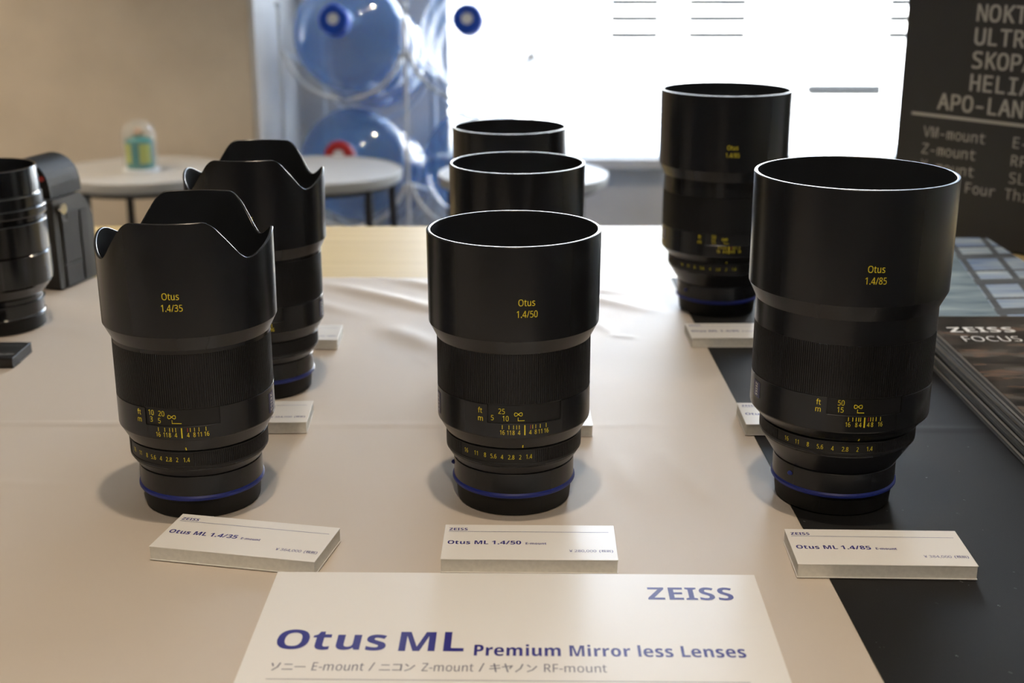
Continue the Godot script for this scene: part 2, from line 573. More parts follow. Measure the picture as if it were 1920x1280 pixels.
func make_lens(kind: String, label: String, at: Vector3, group: String) -> Node3D:
	var d: Dictionary = LENS[kind]
	var t := thing("camera_lens", label, "camera lens", at, 0.0, group)
	var r: float = d.r
	# rear cap, standing on the cloth
	var cap := put("rear_cap", turned([Vector2(0, 0), Vector2(29.0, 0), Vector2(29.5, 0.5), Vector2(30.4, 9.6), Vector2(30.2, 10.2), Vector2(28.0, 10.4)]), M.plastic, t)
	var s := st()
	wrap_bar(s, 30.0, -25.2, -24.9, 0.8, 8.6, 0.12)
	wrap_bar(s, 30.0, 28.0, 28.3, 0.8, 8.6, 0.12)
	wrap_bar(s, 30.35, -25.0, 28.1, 8.5, 8.7, 0.05)
	put("grip_outline", s.commit(), M.flock, cap)
	# blue seal and mount barrel
	put("seal_ring", turned([Vector2(30.2, 10.2), Vector2(31.9, 10.4), Vector2(32.3, 11.0), Vector2(32.2, 12.0), Vector2(31.4, 12.9)]), M.blue_rubber, t).set_meta("label", "blue rubber seal ring")
	put("mount_barrel", turned([Vector2(30.5, 12.6), Vector2(31.5, 12.9), Vector2(31.5, 23.0), Vector2(31.2, 23.3), Vector2(30.6, 23.4), Vector2(30.6, 23.9)]), M.anod, t)
	if d.has("dot"):
		var dot := SphereMesh.new()
		dot.radius = 1.5 * MM
		dot.height = 2.4 * MM
		dot.radial_segments = 20
		dot.rings = 10
		put("mount_index_dot", dot, M.blue_rubber, t, around(31.4 * MM, deg_to_rad(d.dot), 18.5 * MM))
	var rear := put("rear_barrel", turned([Vector2(30.6, 23.8), Vector2(31.6, 23.9), Vector2(31.9, 24.3), Vector2(d.ap_r - 1.0, d.ap0 - 1.0), Vector2(d.ap_r - 0.8, d.ap0)]), M.anod, t)
	rear.set_meta("label", "smooth black cone under the aperture ring")
	# aperture ring: ribbed, with a smooth numbered window
	var wa0 := deg_to_rad(d.ap_a[0])
	var wa1 := deg_to_rad(d.ap_a[1])
	s = st()
	lathe(s, [Vector2(d.ap_r - 1.2, d.ap0), Vector2(d.ap_r - 0.5, d.ap0), Vector2(d.ap_r - 0.1, d.ap0 + 0.5), Vector2(d.ap_r - 0.1, d.ap0 + 1.6), Vector2(d.ap_r - 0.4, d.ap0 + 1.9)])
	lathe(s, [Vector2(d.ap_r - 0.4, d.ap1 - 0.9), Vector2(d.ap_r - 0.1, d.ap1 - 0.7), Vector2(d.ap_r - 0.1, d.ap1 - 0.3), Vector2(d.ap_r - 0.5, d.ap1), Vector2(d.ap_r - 1.4, d.ap1)])
	ribs(s, d.ap_r - 0.05, 0.45, d.ap0 + 1.8, d.ap1 - 0.8, wa1, wa0 + TAU, 1.05)
	lathe(s, [Vector2(d.ap_r - 0.45, d.ap0 + 1.8), Vector2(d.ap_r - 0.45, d.ap1 - 0.8)], wa0, wa1, 24)
	var ap := put("aperture_ring", s.commit(), M.rib, t)
	s = st()
	for e in d.ap:
		wrap_word(s, e[0], d.ap_r - 0.45, e[1], e[2], 2.35, 0.76)
	put("lettering", s.commit(), M.yellow, ap).set_meta("label", "small yellow aperture numbers")
	# scale housing with the notch that shows the distance scale
	var h0: float = d.house0
	var h1: float = d.ribs0 - 0.2
	var na0 := deg_to_rad(d.notch_a[0])
	var na1 := deg_to_rad(d.notch_a[1])
	s = st()
	lathe(s, [Vector2(d.ap_r - 1.4, d.ap1 - 0.1), Vector2(d.ap_r - 0.6, d.ap1 + 0.3), Vector2(d.ap_r + 0.2, d.ap1 + 0.9), Vector2(r - 0.5, h0 - 0.5), Vector2(r - 0.1, h0), Vector2(r + 0.05, h0 + 0.6), Vector2(r + 0.05, d.notch)])
	lathe(s, [Vector2(r + 0.05, d.notch), Vector2(r + 0.05, h1 - 0.25), Vector2(r - 0.2, h1), Vector2(r - 1.2, h1)], na1, na0 + TAU, 96)
	lathe(s, [Vector2(r + 0.05, d.notch), Vector2(r - 0.15, d.notch + 0.2), Vector2(r - 1.2, d.notch + 0.2)], na0, na1, 24)
	for side in [na0, na1]:
		quad(s, around((r - 1.2) * MM, side, d.notch * MM), around((r - 1.2) * MM, side, h1 * MM), around((r + 0.05) * MM, side, h1 * MM), around((r + 0.05) * MM, side, d.notch * MM), around(1, side + (PI / 2 if side == na0 else -PI / 2), 0))
	var house := put("scale_housing", s.commit(), M.anod, t)
	s = st()
	for e in d.house:
		wrap_word(s, e[0], r + 0.05, e[1], e[2], 2.75 if e[0] in ["ft", "m"] else 2.35, 0.95 if e[0] in ["ft", "m"] else 0.74)
	for a in d.ticks:
		wrap_bar(s, r + 0.05, a - 0.2, a + 0.2, d.notch - 2.6, d.notch - 0.5)
	wrap_bar(s, r + 0.05, d.main - 0.42, d.main + 0.42, d.notch - 5.8, d.notch - 0.5)
	var ir: float = lerpf(d.ap_r + 0.2, r - 0.5, 0.12)
	put("lettering", s.commit(), M.yellow, house).set_meta("label", "yellow depth-of-field scale")
	s = st()
	wrap_bar(s, r + 0.05, d.red - 0.2, d.red + 0.2, d.notch - 2.6, d.notch - 0.5)
	put("infrared_mark", s.commit(), M.red, house)
	s = st()
	var slope := Vector2(r - 0.5 - d.ap_r - 0.2, h0 - 0.5 - d.ap1 - 0.9)
	var b0 := Vector2(d.ap_r + 0.2, d.ap1 + 0.9) + slope * 0.05 + Vector2(0.05, -0.05)
	var b1 := Vector2(d.ap_r + 0.2, d.ap1 + 0.9) + slope * 0.34 + Vector2(0.05, -0.05)
	lathe(s, [b0, b1], deg_to_rad(d.index[0] - 0.45), deg_to_rad(d.index[0] + 0.45), 1)
	put("index_mark", s.commit(), M.yellow, house)
	# badge on the flank
	s = st()
	wrap_bar(s, r + 0.05, d.badge - 5.0, d.badge + 5.0, d.notch - 2.6 + (0.0 if kind == "85" else -2.0), d.ribs0 - 3.2, 0.12)
	var badge := put("badge", s.commit(), M.badge, house)
	badge.set_meta("label", "dark blue name badge")
	s = st()
	var pts := word("ZEISS", "bold")
	var bh: float = d.ribs0 - 3.2 - (d.notch - 2.6 + (0.0 if kind == "85" else -2.0))
	var bk: float = (bh - 1.6) / word_width(pts)
	for p in pts:
		var ang := deg_to_rad(d.badge) + (p.y - 0.5) * 2.6 / r
		vtx(s, around((r + 0.22) * MM, ang, (d.ribs0 - 3.2 - 0.8 - p.x * bk) * MM), around(1, ang, 0))
	put("lettering", s.commit(), M.white_ink, badge)
	# focus ring with its smooth tab
	s = st()
	ribs(s, r, 0.4, d.ribs0, d.ribs1, 0.0, TAU, 1.12)
	lathe(s, [Vector2(r - 0.5, d.notch), Vector2(r - 0.5, d.ribs0 + 0.6)], na0 - 0.05, na1 + 0.05, 32)
	lathe(s, [Vector2(r - 0.45, d.ribs0 - 0.4), Vector2(r - 0.02, d.ribs0), Vector2(r - 0.02, d.ribs0 + 0.5)], na0, na1, 32)
	lathe(s, [Vector2(r - 0.4, d.ribs0 - 0.1), Vector2(r - 0.4, d.ribs0 + 0.2)])
	var focus := put("focus_ring", s.commit(), M.rib, t)
	s = st()
	for e in d.tab:
		wrap_word(s, e[0], r - 0.5, e[1], e[2], 2.75, 0.84)
	infinity(s, r - 0.5, d.inf[0], d.inf[1], 3.9)
	wrap_bar(s, r - 0.5, d.inf[2] - 0.2, d.inf[2] + 0.2, d.notch + 1.6, d.notch + 3.4)
	wrap_bar(s, r - 0.5, d.inf[2] - 0.2, d.inf[3], d.notch + 1.5, d.notch + 1.85)
	put("lettering", s.commit(), M.yellow, focus).set_meta("label", "yellow distance numbers")
	# plain front barrel between focus ring and hood
	put("front_barrel", turned([Vector2(r - 0.6, d.ribs1), Vector2(r + 0.05, d.ribs1 + 0.15), Vector2(r + 0.05, d.hood0 + 0.4), Vector2(r - 1.0, d.hood0 + 0.6)]), M.anod, t)
	# hood and what lies inside it
	var hm := hood_mesh(d)
	var hood := put("lens_hood", hm[0], M.anod, t)
	put("flocked_lining", hm[1], M.flock, hood)
	s = st()
	for e in d.hood:
		wrap_word(s, e[0], d.hood_r + (d.rim_r - d.hood_r) * (e[2] - d.hood1) / (d.rim - d.hood1), e[1], e[2], 3.35, 0.86 if e[0] == "Otus" else 0.8)
	put("lettering", s.commit(), M.yellow, hood).set_meta("label", "yellow name and focal length")
	var gl := []
	for i in 9:
		var a := i / 8.0 * 0.62
		gl.append(Vector2((r - 6.0) * sin(a) / sin(0.62), d.hood0 - 4.0 + (cos(a) - cos(0.62)) * (r - 6.0) / sin(0.62)))
	gl.reverse()
	put("front_element", turned(gl, 64, true), M.glass_dark, t)
	return t

# the older, faceted lens at the edge of the table
func make_faceted_lens(label: String, at: Vector3) -> void:
	var t := thing("faceted_lens", label, "camera lens", at)
	put("rear_cap", turned([Vector2(0, 0), Vector2(32.6, 0), Vector2(33.2, 0.8), Vector2(33.4, 9.2), Vector2(32.8, 10.0)]), M.plastic, t)
	put("mount_barrel", turned([Vector2(32.0, 9.8), Vector2(33.8, 10.2), Vector2(34.0, 11.2), Vector2(33.2, 12.0), Vector2(33.2, 20.0), Vector2(34.2, 20.4), Vector2(34.2, 21.6), Vector2(33.0, 22.2), Vector2(33.2, 25.5), Vector2(37.5, 31.0), Vector2(40.6, 34.6)]), M.gloss_black, t)
	# scalloped focus ring: twelve facets with rounded hollows between
	var s := st()
	var n := 144
	for j in n:
		var q := []
		for k in [j, j + 1]:
			var ph: float = fposmod(float(k) / 12.0, 1.0)
			var hollow: float = smoothstep(0.0, 0.12, minf(ph, 1.0 - ph))
			var rr: float = lerpf(41.2, 42.9, hollow) if int(k / 12.0) % 2 == 0 else 41.2
			if int(k / 12.0) % 2 == 0:
				rr = lerpf(41.2, 42.8, smoothstep(0.0, 0.1, ph) * smoothstep(0.0, 0.1, 1.0 - ph))
			var a: float = TAU * k / n
			q.append([around((rr - 1.6) * MM, a, 34.6 * MM), around(rr * MM, a, 36.2 * MM), around(rr * MM, a, 58.0 * MM), around((rr - 1.4) * MM, a, 59.2 * MM)])
		for e in 3:
			var nn: Vector3 = (q[0][e + 1] - q[0][e]).cross(q[1][e] - q[0][e]).normalized()
			if nn.dot(Vector3(q[0][e].x, 0, q[0][e].z)) < 0:
				nn = -nn
			quad(s, q[0][e], q[0][e + 1], q[1][e + 1], q[1][e], nn)
	put("focus_ring", s.commit(), M.gloss_black, t)
	put("front_barrel", turned([Vector2(39.5, 59.0), Vector2(41.3, 59.6), Vector2(41.3, 81.5), Vector2(40.8, 82.2), Vector2(39.6, 83.0), Vector2(39.4, 86.5)]), M.gloss_black, t)
	var hood := put("lens_hood", turned([Vector2(39.4, 86.3), Vector2(41.5, 86.8), Vector2(41.9, 88.0), Vector2(41.8, 92.4), Vector2(41.2, 93.4), Vector2(40.0, 94.0), Vector2(39.8, 101.2), Vector2(38.9, 102.0), Vector2(38.6, 103.2), Vector2(37.9, 120.9), Vector2(37.4, 121.5), Vector2(35.9, 121.5)]), M.gloss_black, t)
	put("inner_wall", turned([Vector2(35.9, 121.5), Vector2(35.4, 104.0), Vector2(30.0, 92.0), Vector2(0.0, 90.0)]), M.flock, hood)

# the mirrorless camera body behind it, seen end on
func make_camera_body(label: String, at: Vector3, turn: float) -> void:
	var t := thing("mirrorless_camera", label, "camera", at, turn)
	# outline across the body (x = depth, y = height), swept along its length
	var o := PackedVector2Array([Vector2(-0.027, 0.0), Vector2(0.025, 0.0), Vector2(0.027, 0.002), Vector2(0.027, 0.074), Vector2(0.025, 0.076), Vector2(-0.012, 0.076), Vector2(-0.020, 0.070), Vector2(-0.0285, 0.054), Vector2(-0.029, 0.003)])
	var s := st()
	prism(s, o, 0.0, 0.125)
	var body := MeshInstance3D.new()
	put("body", s.commit(), M.leather, t).rotation.y = -PI / 2
	body.free()
	# local axes from here on: the end plate faces +x, the side towards the lens is +z
	put("port_door", box(Vector3(0.0016, 0.043, 0.024), Vector3(0.0006, 0.046 - 0.004, 0.006), 0.0006), M.rubber, t)
	put("port_door", box(Vector3(0.0016, 0.018, 0.024), Vector3(0.0006, 0.010, 0.006), 0.0006), M.rubber, t)
	put("grip_strip", box(Vector3(0.0016, 0.060, 0.011), Vector3(0.0006, 0.032, -0.0135), 0.0006), M.rubber, t)
	s = st()
	tube(s, [Vector3(0, 0.068, 0.019), Vector3(0.005, 0.068, 0.019)], 0.0045, 16)
	var lug := put("strap_lug", s.commit(), M.chrome, t)
	var ring := TorusMesh.new()
	ring.inner_radius = 0.0032
	ring.outer_radius = 0.0052
	ring.rings = 24
	ring.ring_segments = 10
	var ro := put("split_ring", ring, M.steel_dark, lug, Vector3(0.004, 0.062, 0.018))
	ro.rotation = Vector3(0, 0, PI / 2)
	# viewfinder hump with round eyecup
	var hump := PackedVector2Array()
	for i in 17:
		var a := PI * i / 16.0
		hump.append(Vector2(cos(a) * 0.024, 0.076 + pow(sin(a), 0.7) * 0.031))
	s = st()
	prism(s, hump, -0.024, 0.020)
	put("viewfinder_hump", s.commit(), M.plastic, t, Vector3(-0.030, 0, 0))
	put("eyecup", turned([Vector2(0, 0), Vector2(15.0, 0), Vector2(16.0, 1.0), Vector2(15.5, 6.0), Vector2(12.5, 7.0), Vector2(11.0, 3.0), Vector2(0, 3.0)], 40), M.rubber, t, Vector3(-0.034, 0.090, 0.020)).rotation.x = PI / 2
	put("record_dot", turned([Vector2(2.2, 0), Vector2(2.2, 0.5), Vector2(0, 0.6)], 16), M.red, t, Vector3(-0.0125, 0.092, 0.020)).rotation.x = PI / 2

# ------------------------------------------------------------------ cards and signs
const TAX := [[[0.30, 1.0], [0.06, 0.90]], [[0.0, 0.72], [0.40, 0.72]], [[0.2, 0.92], [0.2, 0.0]], [[0.2, 0.6], [0.0, 0.3]], [[0.2, 0.6], [0.4, 0.4]],
	[[0.55, 1.0], [0.62, 0.86]], [[0.9, 1.0], [0.82, 0.86]], [[0.52, 0.8], [0.95, 0.8], [0.95, 0.5], [0.52, 0.5], [0.52, 0.8]], [[0.66, 0.5], [0.62, 0.2], [0.45, 0.0]], [[0.82, 0.5], [0.82, 0.08], [1.0, 0.08], [1.0, 0.25]]]
const APART := [[[0.08, 0.95], [0.5, 0.95], [0.5, 0.6], [0.08, 0.6], [0.08, 0.95]], [[0.0, 0.42], [0.52, 0.42], [0.48, 0.05], [0.34, 0.05]], [[0.28, 0.6], [0.22, 0.25], [0.02, 0.0]], [[0.72, 0.9], [0.72, 0.3]], [[0.98, 1.0], [0.98, 0.04], [0.84, 0.08]]]

func make_card(kind: String, price: String, label: String, at: Vector3, turn: float, group: String, black := false) -> Node3D:
	var w := 0.0825
	var dd := 0.0372
	var t := thing("price_card", label, "sign", at, turn, group)
	put("foam_core", box(Vector3(w - 0.0005, 0.0064, dd - 0.0005), Vector3(0, 0.0032 + 0.0002, 0), 0.0002), M.black_foam if black else M.foam, t)
	put("backing_sheet", box(Vector3(w, 0.0004, dd), Vector3(0, 0.0002, 0)), M.black_paper if black else M.paper, t)
	var face := put("face_sheet", box(Vector3(w, 0.0004, dd), Vector3(0, 0.0068, 0), 0.0001), M.black_paper if black else M.paper, t)
	var s := st()
	var y := 0.00706
	var x0 := -w / 2
	var z0 := -dd / 2
	flat_word(s, "ZEISS", Vector3(x0 + 0.0022, y, z0 + 0.0066), 0.0027, 0.0090)
	quad(s, Vector3(x0 + 0.0021, y, z0 + 0.0077), Vector3(x0 + w - 0.0030, y, z0 + 0.0077), Vector3(x0 + w - 0.0030, y, z0 + 0.0080), Vector3(x0 + 0.0021, y, z0 + 0.0080), Vector3.UP)
	flat_word(s, "Otus ML " + kind, Vector3(x0 + 0.0023, y, z0 + 0.0215), 0.0038, 0.0350)
	flat_word(s, "E-mount", Vector3(x0 + 0.0395, y, z0 + 0.0215), 0.0021, 0.0098)
	flat_word(s, "¥" + price, Vector3(x0 + 0.0600, y, z0 + 0.0292), 0.0024, 0.0127, "sans")
	flat_word(s, "(", Vector3(x0 + 0.0741, y, z0 + 0.0292), 0.0024, 0.0008, "sans")
	strokes(s, TAX, Vector3(x0 + 0.0752, y, z0 + 0.0292), Vector2(0.0019, 0.0024), 0.00022)
	strokes(s, APART, Vector3(x0 + 0.0775, y, z0 + 0.0292), Vector2(0.0019, 0.0024), 0.00022)
	flat_word(s, ")", Vector3(x0 + 0.0798, y, z0 + 0.0292), 0.0024, 0.0008, "sans")
	put("lettering", s.commit(), M.grey_print if black else M.ink, face).set_meta("label", "grey print" if black else "dark blue print")
	return t

const KANA := {
	"so": [[[0.12, 0.85], [0.25, 0.55]], [[0.85, 0.9], [0.70, 0.4], [0.30, 0.02]]],
	"ni": [[[0.18, 0.75], [0.82, 0.75]], [[0.05, 0.12], [0.95, 0.12]]],
	"long": [[[0.05, 0.45], [0.95, 0.45]]],
	"ko": [[[0.12, 0.82], [0.85, 0.82], [0.85, 0.08]], [[0.10, 0.12], [0.85, 0.12]]],
	"n": [[[0.10, 0.85], [0.32, 0.65]], [[0.10, 0.05], [0.55, 0.25], [0.92, 0.70]]],
	"ki": [[[0.12, 0.70], [0.88, 0.80]], [[0.05, 0.36], [0.95, 0.46]], [[0.42, 1.0], [0.60, 0.0]]],
	"ya": [[[0.05, 0.60], [0.95, 0.76], [0.74, 0.42]], [[0.30, 0.98], [0.56, 0.0]]],
	"no": [[[0.78, 0.95], [0.58, 0.42], [0.15, 0.02]]],
}

func make_sign(at: Vector3) -> void:
	# level board; at = middle of its base, print placed from its upper left corner
	var w := 0.2170
	var dd := 0.1500
	var t := thing("display_sign", "large white foam-board sign with bold blue heading lying below the price cards", "sign", at, deg_to_rad(-0.8))
	put("foam_core", box(Vector3(w - 0.0005, 0.0053, dd - 0.0005), Vector3(0, 0.0002 + 0.00265, 0), 0.0002), M.foam, t)
	put("backing_sheet", box(Vector3(w, 0.0004, dd), Vector3(0, 0.0002, 0)), M.paper, t)
	var face := put("face_sheet", box(Vector3(w, 0.0004, dd), Vector3(0, 0.0057, 0), 0.0001), M.paper, t)
	var y := 0.00596
	var x0 := -w / 2
	var z0 := -dd / 2
	var s := st()
	flat_word(s, "ZEISS", Vector3(x0 + 0.1670, y, z0 + 0.0240), 0.0112, 0.0375)
	put("logo_lettering", s.commit(), M.ink, face)
	s = st()
	flat_word(s, "Otus", Vector3(x0 + 0.0110, y, z0 + 0.0677), 0.0155, 0.0452)
	flat_word(s, "ML", Vector3(x0 + 0.0616, y, z0 + 0.0684), 0.0152, 0.0266)
	put("heading", s.commit(), M.ink, face)
	s = st()
	flat_word(s, "Premium Mirror less Lenses", Vector3(x0 + 0.0925, y, z0 + 0.0715), 0.0084, 0.1100)
	put("subheading", s.commit(), M.ink, face)
	# small line in katakana and Latin letters
	s = st()
	var x := x0 + 0.0120
	var base := z0 + 0.0835
	for item in ["so", "ni", "long", "", "E-mount", "/", "ni", "ko", "n", "", "Z-mount", "/", "ki", "ya", "no", "n", "", "RF-mount"]:
		if item == "":
			x += 0.0020
		elif item == "/":
			x += 0.0021
			flat_word(s, "/", Vector3(x, y, base), 0.0062, 0.0022, "sans")
			x += 0.0043
		elif KANA.has(item):
			strokes(s, KANA[item], Vector3(x, y, base), Vector2(0.0042, 0.0058), 0.00062)
			x += 0.0049
		else:
			var wd := 0.0205 if item != "RF-mount" else 0.0248
			flat_word(s, item, Vector3(x, y, base), 0.0060, wd, "sans")
			x += wd
	put("mount_line", s.commit(), M.grey_ink, face)
	s = st()
	quad(s, Vector3(x0 + 0.0120, y, z0 + 0.0898), Vector3(x0 + w - 0.016, y, z0 + 0.0898), Vector3(x0 + w - 0.016, y, z0 + 0.0902), Vector3(x0 + 0.0120, y, z0 + 0.0902), Vector3.UP)
	put("rule", s.commit(), M.grey_ink, face)

func make_banner() -> void:
	var t := thing("standing_sign", "black upright panel with grey capital lettering behind the magazines", "sign", Vector3(0.381, TY, -1.297), -atan2(0.772, 0.635))
	var w := 0.227
	var hh := 0.34
	var board := put("board", box(Vector3(w, hh, 0.006), Vector3(w / 2, hh / 2, -0.003), 0.0006), M.banner, t)
	var s := st()
	var cw := 0.0129
	var mid := 0.1135
	var rows := [["NOKTON", 0.2073], ["ULTRON", 0.1862], ["SKOPAR", 0.1650], ["HELIAR", 0.1440], ["APO-LANTHAR", 0.1238]]
	for e in rows:
		var n: int = e[0].length()
		for q in [Vector2(0, 0), Vector2(0.0007, 0), Vector2(0, 0.0006), Vector2(0.0007, 0.0006)]:
			upright_word(s, e[0], Vector3(mid - n * cw / 2 + q.x, e[1] + q.y, 0.0003 + q.x * 0.05 + q.y * 0.1), 0.0150, n * cw - 0.0024)
	put("heading", s.commit(), M.grey_print, board)
	s = st()
	quad(s, Vector3(0.0150, 0.1160, 0.0003), Vector3(0.0150, 0.1190, 0.0003), Vector3(w - 0.015, 0.1190, 0.0003), Vector3(w - 0.015, 0.1160, 0.0003), Vector3.BACK)
	put("rule", s.commit(), M.grey_print, board)
	s = st()
	var small := 0.0083
	for e in [["VM-mount", 0.030, 0.0965], ["Z-mount", 0.030, 0.0800], ["X-mount", 0.030, 0.0640], ["Micro Four Thirds", 0.030, 0.0485], ["E-mount", 0.1250, 0.0965], ["RF-mount", 0.1250, 0.0800], ["SL-mount", 0.1250, 0.0640]]:
		upright_word(s, e[0], Vector3(e[1], e[2], 0.0003), 0.0100, e[0].length() * small)
	put("mount_list", s.commit(), M.grey_print, board)
	put("strut", box(Vector3(0.06, 0.22, 0.004), Vector3(w / 2, 0.108, -0.035), 0.0005), M.black_foam, t).rotation.x = 0.0
	put("foot", box(Vector3(0.12, 0.004, 0.06), Vector3(w / 2, 0.002, -0.036), 0.0005), M.black_foam, t)

# ------------------------------------------------------------------ magazines
func cover_picture(kind: int) -> ImageTexture:
	var w := 352
	var h := 514
	var im := Image.create(w, h, false, Image.FORMAT_RGB8)
	var n := FastNoiseLite.new()
	n.seed = 40 + kind
	n.frequency = 0.010
	n.fractal_octaves = 3
	for y in h:
		for x in w:
			var v: float = n.get_noise_2d(x * 0.6, y * 2.2) * 0.5 + 0.5
			var c: Color
			if kind == 0:
				c = Color(0.15, 0.145, 0.14).lerp(Color(0.45, 0.43, 0.41), clampf(v * 1.5 - 0.35, 0.0, 1.0))
				var warm := clampf(n.get_noise_2d(x * 1.3 + 900.0, y * 3.0) * 2.2 - 0.25, 0.0, 1.0)
				c = c.lerp(Color(0.66, 0.48, 0.38), warm * 0.35)
			else:
				# glass building: panes between grey bars, pale sky
				c = Color(0.42, 0.50, 0.56).lerp(Color(0.72, 0.80, 0.85), v)
				var u := x + (y - h) * 0.16
				var p := fposmod(u, 64.0)
				var q := fposmod(y + x * 0.10, 168.0)
				if u > 190.0:
					c = Color(0.36, 0.39, 0.42).lerp(Color(0.48, 0.51, 0.54), v)
					if p > 11.0 and (q > 22.0 and q < 98.0 or q > 108.0 and q < 156.0):
						c = Color(0.52, 0.62, 0.80).lerp(Color(0.80, 0.86, 0.90), clampf(v * 1.4 - 0.2 + (0.25 if q > 108.0 else 0.0), 0.0, 1.0))
			im.set_pixel(x, y, c)
	return ImageTexture.create_from_image(im)

func make_stack(at: Vector3, size: Vector2, count: int, kind: int, labels: Array, group: String) -> void:
	var rng := RandomNumberGenerator.new()
	rng.seed = 90 + kind
	var th := 0.0019
	var cover := mat(Color.WHITE, 0.16, 0.0, 0.5)
	cover.albedo_texture = cover_picture(kind)
	var pages: Array = []
	for k in 4:
		pages.append(mat([lin(0.30, 0.31, 0.33), lin(0.85, 0.85, 0.84), lin(0.60, 0.62, 0.66), lin(0.80, 0.77, 0.73)][k], 0.25))
	# one sheet: a thin box whose top carries the cover print
	var s := st()
	add_box(s, Vector3(size.x, 0.00012, size.y))
	var sheet := s.commit()
	s = st()
	var hx := size.x / 2
	var hz := size.y / 2
	for e in [[-1, -1], [1, -1], [1, 1], [-1, -1], [1, 1], [-1, 1]]:
		vtx(s, Vector3(e[0] * hx, 0.00009, e[1] * hz), Vector3.UP, Vector2(e[0] * 0.5 + 0.5, e[1] * 0.5 + 0.5))
	var print_face := s.commit()
	var block := box(Vector3(size.x - 0.0001, th - 0.00024, size.y - 0.0002))
	for i in count:
		var o := thing("magazine", labels[0] if i == count - 1 else labels[1], "magazine", at + Vector3(rng.randf_range(-0.0008, 0.0008), i * th, rng.randf_range(-0.001, 0.001)), rng.randf_range(-0.003, 0.003), group)
		put("page_block", block, pages[(i * 7 + kind) % 4], o, Vector3(0, th / 2, 0))
		put("back_cover", sheet, M.black_paper, o, Vector3(0, 0.00006, 0))
		var front := put("front_cover", sheet, M.black_paper, o, Vector3(0, th - 0.00006, 0))
		if i == count - 1:
			put("cover_print", print_face, cover, front)
			if kind == 0:
				s = st()
				flat_word(s, "ZEISS", Vector3(-hx + 0.0095, 0.0003, -hz + 0.0390), 0.0115, 0.0445)
				flat_word(s, "FOCUS", Vector3(-hx + 0.0125, 0.0003, -hz + 0.0600), 0.0115, 0.0385, "sans")
				put("title", s.commit(), M.white_ink, front)

# ------------------------------------------------------------------ furniture and room
func cloth_bend(x: float, z: float) -> float:
	# ridges and slack of the satin, all slightly below or above its level
	var y := 0.0
	for f in FOLDS:
		var p := Vector2(x, z)
		var a := Vector2(f[0], f[1])
		var b := Vector2(f[2], f[3])
		var t := clampf((p - a).dot(b - a) / (b - a).length_squared(), 0.0, 1.0)
		var d := p.distance_to(a.lerp(b, t))
		var ends := sin(PI * clampf(t, 0.04, 0.96))
		y += f[4] * exp(-d * d / (f[5] * f[5])) * ends
	return y

const FOLDS := [
	[-0.17, -1.085, -0.02, -0.965, 0.0032, 0.010], [-0.11, -1.100, 0.02, -1.000, 0.0030, 0.009], [-0.03, -1.095, 0.10, -1.045, 0.0028, 0.008], [0.03, -1.06, 0.12, -0.985, 0.0022, 0.009],
	[-0.10, -0.955, -0.045, -0.885, 0.0022, 0.012], [-0.20, -1.050, -0.11, -0.975, 0.0016, 0.010], [0.055, -0.985, 0.075, -0.93, 0.0012, 0.005], [0.07, -0.93, 0.095, -0.92, 0.0008, 0.003],
	[-0.60, -0.747, 0.14, -0.741, 0.0007, 0.0022], [0.058, -0.70, 0.075, -0.61, 0.0012, 0.009], [0.085, -0.71, 0.105, -0.62, 0.0010, 0.007],
	[-0.30, -0.72, -0.24, -0.52, 0.0008, 0.018], [-0.22, -0.50, -0.16, -0.455, 0.0007, 0.012], [-0.27, -0.56, -0.22, -0.47, 0.0006, 0.012], [-0.50, -0.66, -0.32, -0.60, 0.0007, 0.015],
	[-0.45, -0.99, -0.30, -0.93, 0.0009, 0.012], [0.115, -0.575, 0.12, -0.48, 0.0004, 0.010], [-0.32, -0.655, -0.22, -0.652, 0.0005, 0.004],
]

func edge_x(z: float) -> float:
	return 0.1465 - clampf((-z - 0.54) / 0.43, -0.3, 1.3) * 0.0070

func make_cloth(called: String, label: String, m: Material, left: bool) -> void:
	var s := st()
	var n := FastNoiseLite.new()
	n.seed = 4 if left else 5
	n.frequency = 9.0
	n.fractal_octaves = 2
	var nx := 230 if left else 110
	var zs := []
	for i in 250:
		zs.append(lerpf(-1.102, -0.23, i / 249.0))
	var grid := []
	for i in zs.size():
		var row := []
		for j in nx + 1:
			var z: float = zs[mini(i, zs.size() - 1)]
			var t := float(j) / nx
			var x := lerpf(-0.74, edge_x(z), t) if left else lerpf(edge_x(z) + 0.0002, 0.70, t)
			var y := -0.0002 - 0.0006 * (n.get_noise_2d(x, z) * 0.5 + 0.5)
			if left:
				y += cloth_bend(x, z)
			else:
				y += 0.0006 * exp(-pow((z + 0.735) / 0.003, 2.0))
			if i < 6:
				z += 0.004 * n.get_noise_2d(x * 3.0, 7.0)
				if i == 0:
					y = -0.0014
			row.append(Vector3(x, y, z))
		grid.append(row)
	var norm := []
	for i in grid.size():
		var row := []
		for j in nx + 1:
			var a: Vector3 = grid[i][mini(j + 1, nx)] - grid[i][maxi(j - 1, 0)]
			var b: Vector3 = grid[mini(i + 1, grid.size() - 1)][j] - grid[maxi(i - 1, 0)][j]
			row.append(b.cross(a).normalized())
		norm.append(row)
	for i in grid.size() - 1:
		for j in nx:
			for e in [[0, 0], [0, 1], [1, 1], [0, 0], [1, 1], [1, 0]]:
				vtx(s, grid[i + e[0]][j + e[1]], norm[i + e[0]][j + e[1]])
	s.index()
	var o := put(called, s.commit(), m, self, Vector3(0, TY, 0))
	tag(o, label, "tablecloth")

